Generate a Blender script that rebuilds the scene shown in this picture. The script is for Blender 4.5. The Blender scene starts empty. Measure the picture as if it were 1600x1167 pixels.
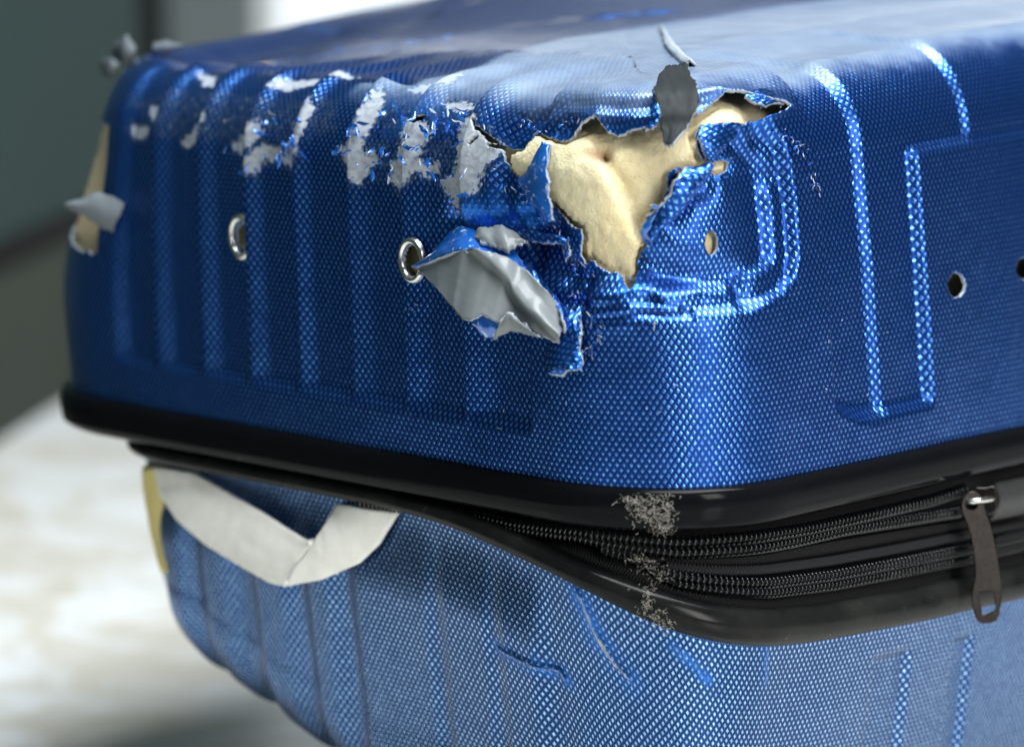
import bpy, math, random
import numpy as np
from mathutils import Vector
random.seed(7); rng=np.random.default_rng(7)
S=bpy.context.scene; COL=S.collection
# ---------------------------------------------------------------- camera, world, lamps, exposure
F=5416.0; TH=math.radians(9.26); HC=0.385          # focal length in photograph pixels, pitch, height above floor
CAM=np.array([0,0,HC]); RT=np.array([1.,0,0]); FW=np.array([0,math.cos(TH),-math.sin(TH)]); UP=np.array([0,math.sin(TH),math.cos(TH)])
cam=bpy.data.cameras.new('camera'); camo=bpy.data.objects.new('camera',cam); COL.objects.link(camo)
camo.location=CAM; camo.rotation_euler=(math.pi/2-TH,0,0)
cam.sensor_width=36; cam.lens=36*F/1600; cam.clip_start=.05; cam.clip_end=60
cam.dof.use_dof=True; cam.dof.focus_distance=1.15; cam.dof.aperture_fstop=6.0; cam.dof.aperture_blades=0
S.camera=camo
W=bpy.data.worlds.new('World'); S.world=W; W.use_nodes=True
bg=W.node_tree.nodes['Background']; bg.inputs[0].default_value=(.62,.70,.78,1); bg.inputs[1].default_value=.06
S.view_settings.view_transform='Standard'; S.view_settings.look='None'; S.view_settings.exposure=0; S.view_settings.gamma=1
S.cycles.use_denoising=True; S.cycles.max_bounces=8
def area(name,loc,target,sx,sy,power,color=(1,1,1)):
    l=bpy.data.lights.new(name,'AREA'); l.shape='RECTANGLE'; l.size=sx; l.size_y=sy; l.energy=power; l.color=color
    o=bpy.data.objects.new(name,l); COL.objects.link(o); o.location=loc
    o.rotation_euler=(Vector(target)-Vector(loc)).to_track_quat('-Z','Y').to_euler(); return o
area('ceiling_lamp',(.45,.95,1.9),(.05,1.2,.2),1.2,.9,84,(.93,.98,1.))
area('front_lamp',(1.15,-.45,.80),(.05,1.1,.22),.45,1.1,27,(1,.98,.95))

# ---------------------------------------------------------------- helpers
def proj(P):
    q=np.asarray(P)-CAM; z=q@FW
    return np.stack([800+F*(q@RT)/z, 583.5-F*(q@UP)/z, z],-1)
def unproj(px,py,Z):
    px=np.asarray(px,float)[...,None]; py=np.asarray(py,float)[...,None]; Z=np.asarray(Z,float)[...,None]
    return CAM+RT*((px-800)/F*Z)+UP*(-(py-583.5)/F*Z)+FW*Z
def sstep(a,b,x):
    t=np.clip((x-a)/(b-a),0,1); return t*t*(3-2*t)
def _h(i,j,s):
    n=(i*374761393+j*668265263+s*974634777)&0x7fffffff; n=((n^(n>>13))*1274126177)&0x7fffffff
    return ((n^(n>>16))&0xffff)/65535.0
def noise2(x,y,s=0):
    xi=np.floor(x).astype(np.int64); yi=np.floor(y).astype(np.int64); fx=x-xi; fy=y-yi
    fx=fx*fx*(3-2*fx); fy=fy*fy*(3-2*fy)
    a=_h(xi,yi,s)*(1-fx)+_h(xi+1,yi,s)*fx; b=_h(xi,yi+1,s)*(1-fx)+_h(xi+1,yi+1,s)*fx
    return (a*(1-fy)+b*fy)*2-1
def fbm(x,y,s=0,o=4):
    r=0; a=.5
    for k in range(o): r=r+a*noise2(x*2**k,y*2**k,s+k*17); a*=.5
    return r
def inpoly(x,y,poly):
    p=np.asarray(poly,float); r=np.zeros(x.shape,bool); n=len(p)
    for i in range(n):
        x0,y0=p[i]; x1,y1=p[(i+1)%n]
        if y0==y1: continue
        c=((y0>y)!=(y1>y))&(x<(x1-x0)*(y-y0)/(y1-y0)+x0); r^=c
    return r
def segdist(x,y,poly,closed=True):
    p=np.asarray(poly,float); n=len(p); d=np.full(x.shape,1e9)
    for i in range(n if closed else n-1):
        a=p[i]; b=p[(i+1)%n]; v=b-a; L=v@v+1e-20
        t=np.clip(((x-a[0])*v[0]+(y-a[1])*v[1])/L,0,1)
        d=np.minimum(d,np.hypot(x-a[0]-t*v[0],y-a[1]-t*v[1]))
    return d
def sdf(x,y,poly):
    d=segdist(x,y,poly); return np.where(inpoly(x,y,poly),-d,d)
def mk(name,V,Fc,mats,parent=None,mi=None,uv=None,attrs=None,smooth=True):
    """one mesh object; Fc: list/array of equal-size faces, or list of arrays with mixed sizes"""
    me=bpy.data.meshes.new(name); V=np.asarray(V,np.float32).reshape(-1,3)
    groups=Fc if isinstance(Fc,list) and len(Fc) and isinstance(Fc[0],np.ndarray) and Fc[0].ndim==2 else [np.asarray(Fc)]
    idx=np.concatenate([g.ravel() for g in groups]).astype(np.int32)
    tot=np.concatenate([np.full(len(g),g.shape[1]) for g in groups]).astype(np.int32)
    me.vertices.add(len(V)); me.vertices.foreach_set('co',V.ravel())
    me.loops.add(len(idx)); me.loops.foreach_set('vertex_index',idx)
    me.polygons.add(len(tot)); me.polygons.foreach_set('loop_start',np.concatenate([[0],np.cumsum(tot)[:-1]]).astype(np.int32))
    me.polygons.foreach_set('loop_total',tot)
    if mi is not None: me.polygons.foreach_set('material_index',np.asarray(mi,np.int32))
    me.polygons.foreach_set('use_smooth',np.full(len(tot),smooth))
    for m in (mats if isinstance(mats,(list,tuple)) else [mats]): me.materials.append(m)
    if uv is not None:
        l=me.uv_layers.new(name='UVMap'); l.data.foreach_set('uv',np.asarray(uv,np.float32)[idx].ravel())
    for k,a in (attrs or {}).items():
        t=me.attributes.new(k,'FLOAT','POINT'); t.data.foreach_set('value',np.asarray(a,np.float32))
    me.update(calc_edges=True); me.validate()
    o=bpy.data.objects.new(name,me); COL.objects.link(o)
    if parent is not None: o.parent=parent
    return o
def gridfaces(n,m,closed=False):
    """n rows (closed?) x m columns"""
    i=np.arange(n if closed else n-1); j=np.arange(m-1); I,J=np.meshgrid(i,j,indexing='ij'); K=(I+1)%n
    return np.stack([I*m+J,K*m+J,K*m+J+1,I*m+J+1],-1).reshape(-1,4)
def vnormals(P):
    """normals of a grid of points (n,m,3)"""
    du=np.gradient(P,axis=0); dv=np.gradient(P,axis=1); n=np.cross(du,dv); return n/(np.linalg.norm(n,axis=-1,keepdims=True)+1e-12)
def tube(pts,r,ns=6,cap=False):
    """swept tube; r scalar or array -> V,F"""
    P=np.asarray(pts,float); n=len(P); r=np.broadcast_to(r,(n,))
    T=np.gradient(P,axis=0); T/=np.linalg.norm(T,axis=1,keepdims=True)+1e-12
    ref=np.where(np.abs(T[:,2:3])>.9,np.array([[1.,0,0]]),np.array([[0,0,1.]]))
    A=np.cross(T,ref); A/=np.linalg.norm(A,axis=1,keepdims=True)+1e-12; B=np.cross(T,A)
    an=np.linspace(0,2*math.pi,ns,endpoint=False)
    V=P[:,None]+(A[:,None]*np.cos(an)[None,:,None]+B[:,None]*np.sin(an)[None,:,None])*r[:,None,None]
    i=np.arange(n-1); j=np.arange(ns); I,J=np.meshgrid(i,j,indexing='ij'); J2=(J+1)%ns
    return V.reshape(-1,3),np.stack([I*ns+J,(I+1)*ns+J,(I+1)*ns+J2,I*ns+J2],-1).reshape(-1,4)
class Bag:
    def __init__(s): s.V=[]; s.F=[]; s.n=0
    def add(s,VF): V,Fc=VF; s.V.append(V); s.F.append(np.asarray(Fc)+s.n); s.n+=len(V)
    def out(s): return np.concatenate(s.V),np.concatenate(s.F)
def box(x0,x1,y0,y1,z0,z1):
    V=np.array([[x,y,z] for x in (x0,x1) for y in (y0,y1) for z in (z0,z1)],float)
    return V,np.array([[0,1,3,2],[4,6,7,5],[0,4,5,1],[2,3,7,6],[0,2,6,4],[1,5,7,3]])
def bevel(o,w,seg=2):
    m=o.modifiers.new('bevel','BEVEL'); m.width=w; m.segments=seg; m.limit_method='ANGLE'
def resample(pl,n):
    p=np.asarray(pl,float); L=np.r_[0,np.cumsum(np.linalg.norm(np.diff(p,axis=0),axis=1))]
    t=np.linspace(0,L[-1],n); return np.stack([np.interp(t,L,p[:,k]) for k in range(p.shape[1])],-1)
def smoothline(p,it=2):
    p=np.asarray(p,float)
    for _ in range(it):
        q=p.copy(); q[1:-1]=.25*p[:-2]+.5*p[1:-1]+.25*p[2:]; p=q
    return p
def empty(name,loc): 
    o=bpy.data.objects.new(name,None); COL.objects.link(o); o.location=loc; o.empty_display_size=.02; return o
def tag(o,label=None,cat=None,group=None,kind=None):
    for k,v in (('label',label),('category',cat),('group',group),('kind',kind)):
        if v: o[k]=v

# ---------------------------------------------------------------- materials
class NT:
    def __init__(s,name):
        s.m=bpy.data.materials.new(name); s.m.use_nodes=True; s.t=s.m.node_tree; s.b=s.t.nodes['Principled BSDF']
    def n(s,typ,**kw):
        x=s.t.nodes.new(typ)
        for k,v in kw.items():
            if k.startswith('i_'): x.inputs[k[2:].replace('_',' ')].default_value=v
            elif k[0]=='I': x.inputs[int(k[1:])].default_value=v
            else: setattr(x,k,v)
        return x
    def l(s,a,b): s.t.links.new(a,b)
    def math(s,op,a,b=None,c=None,clamp=False):
        x=s.n('ShaderNodeMath',operation=op,use_clamp=clamp)
        for i,v in enumerate((a,b,c)):
            if v is None: continue
            if isinstance(v,(int,float)): x.inputs[i].default_value=v
            else: s.l(v,x.inputs[i])
        return x.outputs[0]
    def mix(s,f,a,b):
        x=s.n('ShaderNodeMix',data_type='RGBA')
        for i,v in ((0,f),(6,a),(7,b)):
            if isinstance(v,(int,float)): x.inputs[i].default_value=v
            elif isinstance(v,tuple): x.inputs[i].default_value=v+(1,) if len(v)==3 else v
            else: s.l(v,x.inputs[i])
        return x.outputs[2]
    def noise(s,scale,detail=3,rough=.55,vec=None,**k):
        x=s.n('ShaderNodeTexNoise'); x.inputs['Scale'].default_value=scale; x.inputs['Detail'].default_value=detail; x.inputs['Roughness'].default_value=rough
        if vec is not None: s.l(vec,x.inputs['Vector'])
        return x.outputs[0]
    def ramp(s,f,lo,hi):
        x=s.n('ShaderNodeMapRange'); x.inputs[1].default_value=lo; x.inputs[2].default_value=hi; s.l(f,x.inputs[0]); return x.outputs[0]
    def obj(s): return s.n('ShaderNodeTexCoord').outputs['Object']
    def uv(s): return s.n('ShaderNodeTexCoord').outputs['UV']
    def attr(s,name): return s.n('ShaderNodeAttribute',attribute_name=name).outputs['Fac']
    def set(s,**k):
        for a,v in k.items():
            i=s.b.inputs[a.replace('_',' ')]
            if isinstance(v,(int,float)): i.default_value=v
            elif isinstance(v,tuple): i.default_value=v+(1,) if len(v)==3 else v
            else: s.l(v,i)
    def bump(s,h,strength,dist,prev=None):
        x=s.n('ShaderNodeBump'); x.inputs['Strength'].default_value=strength; x.inputs['Distance'].default_value=dist; s.l(h,x.inputs['Height'])
        if prev is not None: s.l(prev,x.inputs['Normal'])
        return x.outputs[0]

CU,CV=.00235,.0034      # weave cell
def weave_mat(name,haze=0.0,dotcol=(.15,.42,.90),base=(.0001,.030,.215),coat=.9):
    t=NT(name); uv=t.uv(); sp=t.n('ShaderNodeSeparateXYZ'); t.l(uv,sp.inputs[0])
    wob=t.noise(160,2,.5,uv)
    u=t.math('ADD',t.math('DIVIDE',sp.outputs[0],CU),t.math('MULTIPLY',wob,.35)); v=t.math('DIVIDE',sp.outputs[1],CV)
    a=t.math('ADD',u,v); b=t.math('SUBTRACT',u,v)      # rhombic lattice
    fa=t.math('SUBTRACT',t.math('FRACT',a),.5); fb=t.math('SUBTRACT',t.math('FRACT',b),.5)
    # distance inside the rhombus cell
    r=t.math('MAXIMUM',t.math('ABSOLUTE',fa),t.math('ABSOLUTE',fb))
    dot=t.ramp(r,.33,.12)
    # one end of every float is brighter where the fibre turns up
    hgt=t.math('MULTIPLY',dot,t.math('ADD',.75,t.math('MULTIPLY',fb,.5)))
    peel=t.attr('peel'); stress=t.attr('stress')
    n1=t.noise(900,4,.6,uv); n2=t.noise(60,4,.6,uv)
    n3=t.noise(330,5,.7,uv)
    stm=t.n('ShaderNodeMapping'); t.l(uv,stm.inputs[0]); stm.inputs['Rotation'].default_value=(0,0,.22); stm.inputs['Scale'].default_value=(1500,240,1)
    n4=t.noise(1,4,.65,stm.outputs[0])
    pn=t.math('ADD',t.math('MULTIPLY',t.math('SUBTRACT',n1,.5),.45),t.math('ADD',t.math('MULTIPLY',t.math('SUBTRACT',n3,.5),.65),t.math('MULTIPLY',t.math('SUBTRACT',n4,.5),.55)))
    peelm=t.ramp(t.math('ADD',peel,pn),.60,.78)
    halo=t.math('MULTIPLY',t.ramp(t.math('ADD',peel,t.math('MULTIPLY',pn,1.6)),.25,.85),t.ramp(n4,.42,.66))
    sm=t.math('MULTIPLY',stress,t.ramp(n2,.3,.6),clamp=True)
    dotm=t.math('MULTIPLY',dot,t.math('SUBTRACT',1,t.math('MULTIPLY',sm,.75)))
    wn=t.n('ShaderNodeTexWhiteNoise',noise_dimensions='2D'); cb=t.n('ShaderNodeCombineXYZ'); t.l(t.math('FLOOR',a),cb.inputs[0]); t.l(t.math('FLOOR',b),cb.inputs[1]); t.l(cb.outputs[0],wn.inputs[0])
    dotm=t.math('MULTIPLY',dotm,t.math('ADD',.62,t.math('MULTIPLY',wn.outputs[0],.38)))
    c=t.mix(dotm,base,dotcol); c=t.mix(t.math('MULTIPLY',sm,.8),c,(.012,.15,.60))
    # fine rub marks and dust
    scr=t.n('ShaderNodeMapping'); t.l(uv,scr.inputs[0]); scr.inputs['Rotation'].default_value=(0,0,.5); scr.inputs['Scale'].default_value=(60,1400,1)
    sc=t.ramp(t.noise(1,3,.7,scr.outputs[0]),.70,.78)
    dust=t.math('MULTIPLY',t.ramp(t.noise(30,5,.7,uv),.45,.75),.001+haze)
    c=t.mix(t.math('MULTIPLY',sc,.05),c,(.5,.6,.75)); c=t.mix(dust,c,(.35,.42,.52))
    pc=t.mix(t.ramp(n3,.3,.7),(.17,.20,.25),(.46,.50,.55)); c=t.mix(t.math('MULTIPLY',halo,.75),c,(.33,.42,.55)); c=t.mix(peelm,c,pc)
    sheen=t.math('MULTIPLY',t.attr('lid_sheen'),t.math('ADD',.80,t.math('MULTIPLY',t.math('SUBTRACT',n2,.5),.5)),clamp=True)  # pale reflection on the lid margin, put into colour and roughness
    c=t.mix(t.math('MULTIPLY',sheen,t.math('SUBTRACT',.92,t.math('MULTIPLY',dotm,.35))),c,(.29,.36,.44))
    inv=t.math('SUBTRACT',1,peelm)
    t.set(Base_Color=c,Metallic=t.math('MULTIPLY',t.math('MULTIPLY',inv,t.math('SUBTRACT',1,t.math('MULTIPLY',sheen,.8))),t.math('ADD',.80,t.math('MULTIPLY',dotm,.18))),
          Roughness=t.math('ADD',t.math('ADD',t.math('MULTIPLY',sheen,.2),t.math('MULTIPLY',peelm,.6)),t.math('MULTIPLY',inv,t.math('SUBTRACT',.30,t.math('MULTIPLY',dot,.11)))),
          Coat_Weight=t.math('MULTIPLY',inv,coat),Coat_Roughness=t.math('ADD',.05,t.math('MULTIPLY',n2,.12+haze)),Coat_IOR=1.10)
    bn=t.bump(t.math('MULTIPLY',hgt,inv),.9,.00011)
    bn2=t.bump(n1,.25,.0004,bn); t.set(Normal=bn2)
    cn=t.bump(t.math('ADD',t.math('MULTIPLY',dot,.35),n2),.3,.0005); t.set(Coat_Normal=cn)
    return t.m
M={}
M['shell']=weave_mat('blue_woven_film')
M['shell_low']=weave_mat('blue_woven_film_dusty',haze=.035,dotcol=(.34,.55,.88),base=(.002,.034,.135),coat=.9)
t=NT('grey_core_plastic'); n=t.noise(700,4,.6,t.obj()); t.set(Base_Color=t.mix(n,(.26,.30,.35),(.42,.46,.52)),Roughness=.5,Normal=t.bump(n,.3,.0004)); M['core']=t.m
t=NT('grey_shell_inside'); n=t.noise(40,4,.6,t.obj()); n2=t.noise(900,3,.6,t.obj()); t.set(Base_Color=t.mix(n,(.13,.15,.16),(.18,.20,.21)),Roughness=t.math('ADD',.46,t.math('MULTIPLY',n2,.12)),Coat_Weight=.15,Normal=t.bump(n2,.12,.0004)); M['inside']=t.m
t=NT('mid_grey_shell_inside'); n=t.noise(60,4,.6,t.obj()); t.set(Base_Color=t.mix(n,(.085,.10,.115),(.12,.14,.155)),Roughness=.6,Specular_IOR_Level=.2); M['mid']=t.m  # even mid grey for the far left shards
t=NT('dark_shell_inside'); n=t.noise(60,4,.6,t.obj()); t.set(Base_Color=t.mix(n,(.014,.018,.020),(.022,.026,.029)),Roughness=.6,Specular_IOR_Level=.2); M['inside_dark']=t.m
t=NT('blue_film_torn'); n=t.noise(420,3,.6,t.obj()); n2=t.noise(90,3,.6,t.obj()); t.set(Base_Color=t.mix(t.ramp(n,.60,.72),t.mix(n2,(.004,.06,.36),(.012,.15,.55)),(.45,.62,.88)),Metallic=.3,Roughness=.25,Coat_Weight=1.,Coat_Roughness=.08,Normal=t.bump(n,.35,.0006)); M['film']=t.m
t=NT('cream_lining'); ob=t.obj(); n=t.noise(1300,4,.7,ob); n2=t.noise(35,4,.6,ob); n3=t.noise(200,3,.6,ob)
c=t.mix(t.ramp(n2,.35,.7),(.90,.78,.48),(.84,.66,.30)); c=t.mix(t.math('MULTIPLY',t.ramp(n3,.55,.75),.35),c,(.60,.43,.22)); c=t.mix(t.math('MULTIPLY',n,.2),c,(.95,.9,.75))
c=t.mix(t.math('MULTIPLY',t.attr('stain'),.75),c,(.42,.22,.10)); c=t.mix(t.math('MULTIPLY',t.attr('green'),.5),c,(.55,.58,.40))
t.set(Base_Color=c,Roughness=.9,Sheen_Weight=.25,Normal=t.bump(t.math('ADD',n,t.math('MULTIPLY',n3,1.4)),.9,.0009)); M['lining']=t.m
t=NT('black_trim_plastic'); ob=t.obj(); n=t.noise(25,5,.6,ob); n2=t.noise(1500,3,.6,ob); n4=t.noise(220,3,.7,ob)
dustm=t.math('MULTIPLY',t.ramp(n,.5,.8),.004)
c=t.mix(dustm,(.004,.0045,.0055),(.25,.24,.20)); c=t.mix(t.math('MULTIPLY',t.ramp(n4,.74,.80),.35),c,(.45,.43,.38))
t.set(Base_Color=c,Roughness=t.math('ADD',.06,t.math('MULTIPLY',t.ramp(n,.4,.8),.10)),Normal=t.bump(n2,.05,.0003),IOR=1.14); M['trim']=t.m
t=NT('black_trim_dusty'); ob=t.obj(); n=t.noise(30,5,.6,ob); n2=t.noise(1500,3,.6,ob); n4=t.noise(240,3,.7,ob)
c=t.mix(t.math('MULTIPLY',t.ramp(n,.35,.75),.2),(.005,.0055,.006),(.08,.08,.07)); c=t.mix(t.math('MULTIPLY',t.ramp(n4,.70,.78),.4),c,(.4,.36,.25))
t.set(Base_Color=c,Roughness=t.math('ADD',.12,t.math('MULTIPLY',t.ramp(n,.3,.8),.25)),Normal=t.bump(n2,.06,.0003),IOR=1.2); M['trim_low']=t.m
def fabric(name,col,col2,su,sv,herr=True):
    t=NT(name); uv=t.uv(); sp=t.n('ShaderNodeSeparateXYZ'); t.l(uv,sp.inputs[0])
    zz=t.math('ABSOLUTE',t.math('SUBTRACT',t.math('FRACT',t.math('DIVIDE',sp.outputs[1],.004)),.5)) if herr else t.math('MULTIPLY',sp.outputs[1],300)
    w=t.math('SINE',t.math('MULTIPLY',t.math('ADD',t.math('DIVIDE',sp.outputs[0],su),t.math('MULTIPLY',zz,sv)),6.283))
    w=t.math('ADD',t.math('MULTIPLY',w,.5),.5); n=t.noise(1500,3,.6,uv)
    t.set(Base_Color=t.mix(w,col,col2),Roughness=.75,Specular_IOR_Level=.2,Normal=t.bump(t.math('ADD',w,t.math('MULTIPLY',n,.5)),.8,.0005)); return t.m
M['tape']=fabric('black_zip_tape',(.003,.003,.0035),(.014,.014,.016),.0011,2.5)
M['cord']=fabric('black_piping_cord',(.005,.005,.006),(.026,.026,.03),.0013,1.0,False)
t=NT('black_zip_coil'); n=t.noise(500,2,.5,t.obj()); t.set(Base_Color=t.mix(n,(.003,.0035,.005),(.006,.007,.009)),Roughness=.18,Specular_IOR_Level=.55); M['coil']=t.m
t=NT('dark_nickel'); ob=t.obj(); n=t.noise(90,4,.6,ob); n2=t.noise(1200,3,.6,ob); t.set(Base_Color=t.mix(n,(.025,.022,.021),(.055,.05,.046)),Metallic=1.,Roughness=t.math('ADD',.16,t.math('MULTIPLY',n2,.16)),Normal=t.bump(n2,.05,.0002)); M['nickel']=t.m
t=NT('bright_metal'); ob=t.obj(); n=t.noise(300,4,.6,ob); t.set(Base_Color=t.mix(n,(.50,.49,.46),(.78,.77,.74)),Metallic=1.,Roughness=t.math('ADD',.15,t.math('MULTIPLY',n,.2))); M['metal']=t.m
t=NT('dark_rubber'); n=t.noise(300,3,.6,t.obj()); t.set(Base_Color=t.mix(n,(.012,.013,.014),(.03,.03,.03)),Roughness=.55); M['dark']=t.m
t=NT('cream_webbing'); ob=t.obj(); uv=t.uv(); sp=t.n('ShaderNodeSeparateXYZ'); t.l(uv,sp.inputs[0]); w=t.math('SINE',t.math('MULTIPLY',sp.outputs[1],90)); n=t.noise(120,4,.6,ob); n2=t.noise(1500,2,.6,ob)
t.set(Base_Color=t.mix(t.ramp(n,.4,.75),(.90,.89,.85),(.80,.78,.71)),Roughness=.8,Normal=t.bump(t.math('ADD',t.math('MULTIPLY',w,.4),n2),.4,.0008)); M['web']=t.m
t=NT('yellow_foam'); n=t.noise(150,4,.6,t.obj()); t.set(Base_Color=t.mix(n,(.62,.50,.16),(.72,.62,.30)),Roughness=.9); M['yellow']=t.m
t=NT('pale_lint'); n=t.noise(400,3,.6,t.obj()); t.set(Base_Color=t.mix(n,(.42,.39,.34),(.66,.63,.57)),Roughness=.9); M['lint']=t.m
t=NT('white_marble'); ob=t.obj(); w=t.noise(2.2,6,.62,ob); mp=t.n('ShaderNodeVectorMath',operation='ADD'); t.l(ob,mp.inputs[0])
sc=t.n('ShaderNodeVectorMath',operation='SCALE'); t.l(t.n('ShaderNodeTexNoise',I2=3.0).outputs[1],sc.inputs[0]); sc.inputs[3].default_value=.35; t.l(sc.outputs[0],mp.inputs[1])
vn=t.noise(5.5,5,.6,mp.outputs[0]); vein=t.math('SUBTRACT',1,t.math('MULTIPLY',t.math('ABSOLUTE',t.math('SUBTRACT',vn,.5)),11),clamp=True)
vn2=t.noise(14,4,.6,mp.outputs[0]); vein2=t.math('SUBTRACT',1,t.math('MULTIPLY',t.math('ABSOLUTE',t.math('SUBTRACT',vn2,.52)),14),clamp=True)
c=t.mix(t.ramp(w,.35,.7),(.91,.92,.92),(.85,.87,.88)); c=t.mix(t.math('MULTIPLY',vein,.55),c,(.55,.47,.30)); c=t.mix(t.math('MULTIPLY',vein2,.22),c,(.5,.45,.33))
t.set(Base_Color=c,Roughness=.18); M['marble']=t.m
t=NT('grey_grout'); t.set(Base_Color=(.30,.30,.29),Roughness=.9); M['grout']=t.m
def paint(name,a,b,r,sp=.15):
    t=NT(name); n=t.noise(6,5,.6,t.obj()); n2=t.noise(180,3,.6,t.obj()); t.set(Base_Color=t.mix(n,a,b),Roughness=r,Specular_IOR_Level=sp,Normal=t.bump(n2,.1,.001)); return t.m
M['wall']=paint('grey_green_wall',(.022,.042,.041),(.030,.054,.052),.8)
M['plinth']=paint('grey_plinth',(.035,.044,.034),(.045,.054,.042),.8)
M['gap']=paint('dark_gap',(.012,.013,.013),(.02,.02,.02),.7)
M['post']=paint('grey_post',(.13,.155,.16),(.155,.18,.185),.45)
M['frame']=paint('white_frame',(.7,.72,.74),(.8,.81,.82),.35)
t=NT('bright_window_pane'); t.set(Base_Color=(.06,.06,.06),Roughness=.2,Emission_Color=(.86,.94,1.),Emission_Strength=1.2); M['pane']=t.m
t=NT('added_dim_pane'); t.set(Base_Color=(.03,.035,.04),Roughness=.2,Emission_Color=(.62,.80,1.),Emission_Strength=.12); M['refl_pane_dim']=t.m  # unseen pane, added to keep the reflection at the lid's back dim
t=NT('added_bright_pane'); t.set(Base_Color=(.06,.06,.06),Roughness=.2,Emission_Color=(.86,.94,1.),Emission_Strength=1.3); M['refl_pane_bright']=t.m  # unseen glowing pane, added to brighten the reflection on the lid

# ---------------------------------------------------------------- plan of the suitcase: a rounded rectangle seen over its near corner
C0=unproj(1055,789,1.1)
AL=math.radians(46.5); AR=math.radians(43.5)
DL=np.array([-math.sin(AL),math.cos(AL),0]); DR=np.array([math.sin(AR),math.cos(AR),0])
LR,LL,R=.47,.335,.053; LLOW=.301
Z0=C0[2]; H=.126; SHEAR=.06
def path(u,d=0.,LL=LL):
    u=np.asarray(u,float); d=np.broadcast_to(np.asarray(d,float),u.shape)
    q=math.pi*R/2; sa=LR-2*R; sb=LL-2*R; per=2*sa+2*sb+4*q; t=np.mod(u+q/2,per)
    a=np.zeros_like(t); b=np.zeros_like(t); na=np.zeros_like(t); nb=np.zeros_like(t); rr=np.maximum(R-d,0); cc=np.maximum(R,d); off=0
    for k,L in enumerate((sa,sb,sa,sb)):
        m=(t>=off)&(t<off+q); ph=(t[m]-off)/R; c=cc[m]
        ca=(c,LR-c,LR-c,c)[k]; cb=(c,c,LL-c,LL-c)[k]; g=math.pi+k*math.pi/2+ph
        a[m]=ca+rr[m]*np.cos(g); b[m]=cb+rr[m]*np.sin(g); na[m]=np.cos(g); nb[m]=np.sin(g); off+=q
        m=(t>=off)&(t<off+L); s=t[m]-off; dd=d[m]
        if k==0: a[m]=np.clip(R+s,dd,LR-dd); b[m]=dd; nb[m]=-1
        if k==1: a[m]=LR-dd; b[m]=np.clip(R+s,dd,LL-dd); na[m]=1
        if k==2: a[m]=np.clip(LR-R-s,dd,LR-dd); b[m]=LL-dd; nb[m]=1
        if k==3: a[m]=dd; b[m]=np.clip(LL-R-s,dd,LL-dd); na[m]=-1
        off+=L
    return a,b,na,nb
def per(LL=LL): return 2*(LR-2*R)+2*(LL-2*R)+2*math.pi*R
def l2w(a,b,z):
    a=np.asarray(a,float); return np.stack([C0[0]+a*DR[0]+b*DL[0],C0[1]+a*DR[1]+b*DL[1],z+0*a],-1)
def wall_pt(u,d,z,LL=LL):
    a,b,_,_=path(u,d,LL); return l2w(a,b,z)
def onwall(px,py,d=0.,LL=LL):
    """points of the upright band d inside the plan outline that the given sight lines meet -> u, z"""
    us=np.linspace(-.30,.30,1201); px=np.asarray(px,float); py=np.asarray(py,float); z=np.full(px.shape,Z0-.02); u=z*0
    for _ in range(8):
        for i in range(len(px)):
            q=proj(wall_pt(us,d,z[i],LL)); u[i]=np.interp(px[i],q[:,0],us)
        q=proj(wall_pt(u,d,z,LL)); z=z+(q[:,1]-py)*q[:,2]/F/math.cos(TH)
    return u,z
# profile of the upper shell: side, shoulder, top. v = length along it
RS=.030; DS=.004
def prof(v):
    hs=H-RS; v=np.asarray(v,float); arc=math.pi/2*RS; z=np.zeros_like(v); d=np.zeros_like(v)
    m=v<hs; z[m]=v[m]; d[m]=DS*(v[m]/hs)**1.5
    m=(v>=hs)&(v<hs+arc); p=(v[m]-hs)/RS; z[m]=hs+RS*np.sin(p); d[m]=DS+(RS-DS+.002)*(1-np.cos(p))
    m=v>=hs+arc; z[m]=H; d[m]=RS+.002+v[m]-hs-arc
    return d,z
VT=H-RS+math.pi/2*RS           # v where the top begins
def bulge(a,b): 
    a=np.maximum(a,0); e=.024*(1-np.exp(-a/.2))*(1-.85*sstep(.09,.28,b)*(1-sstep(.03,.22,a)))
    return e
def base(u,v):
    d,z=prof(v); a,b,na,nb=path(u,d)
    e=bulge(a,b)*z/H
    top=sstep(VT-.005,VT+.03,v)
    # the middle of the lid is raised behind the flat margin
    e=e+top*((.0055*sstep(.120,.150,b)+.10*np.clip(b-.135,0,.10))*sstep(.10,.36,a)-.010*sstep(.17,.33,b)*(1-sstep(.03,.22,a)))
    # crushed far left corner
    cr=np.exp(-(((a-.0)/.05)**2+((b-LL)/.05)**2)); e=e-.004*cr*sstep(.07,.126,z)
    k=.016*cr*sstep(.035,.12,z)
    P=l2w(a+k,b-k,Z0+z+e); P[...,0]-=SHEAR*z
    return P
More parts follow.
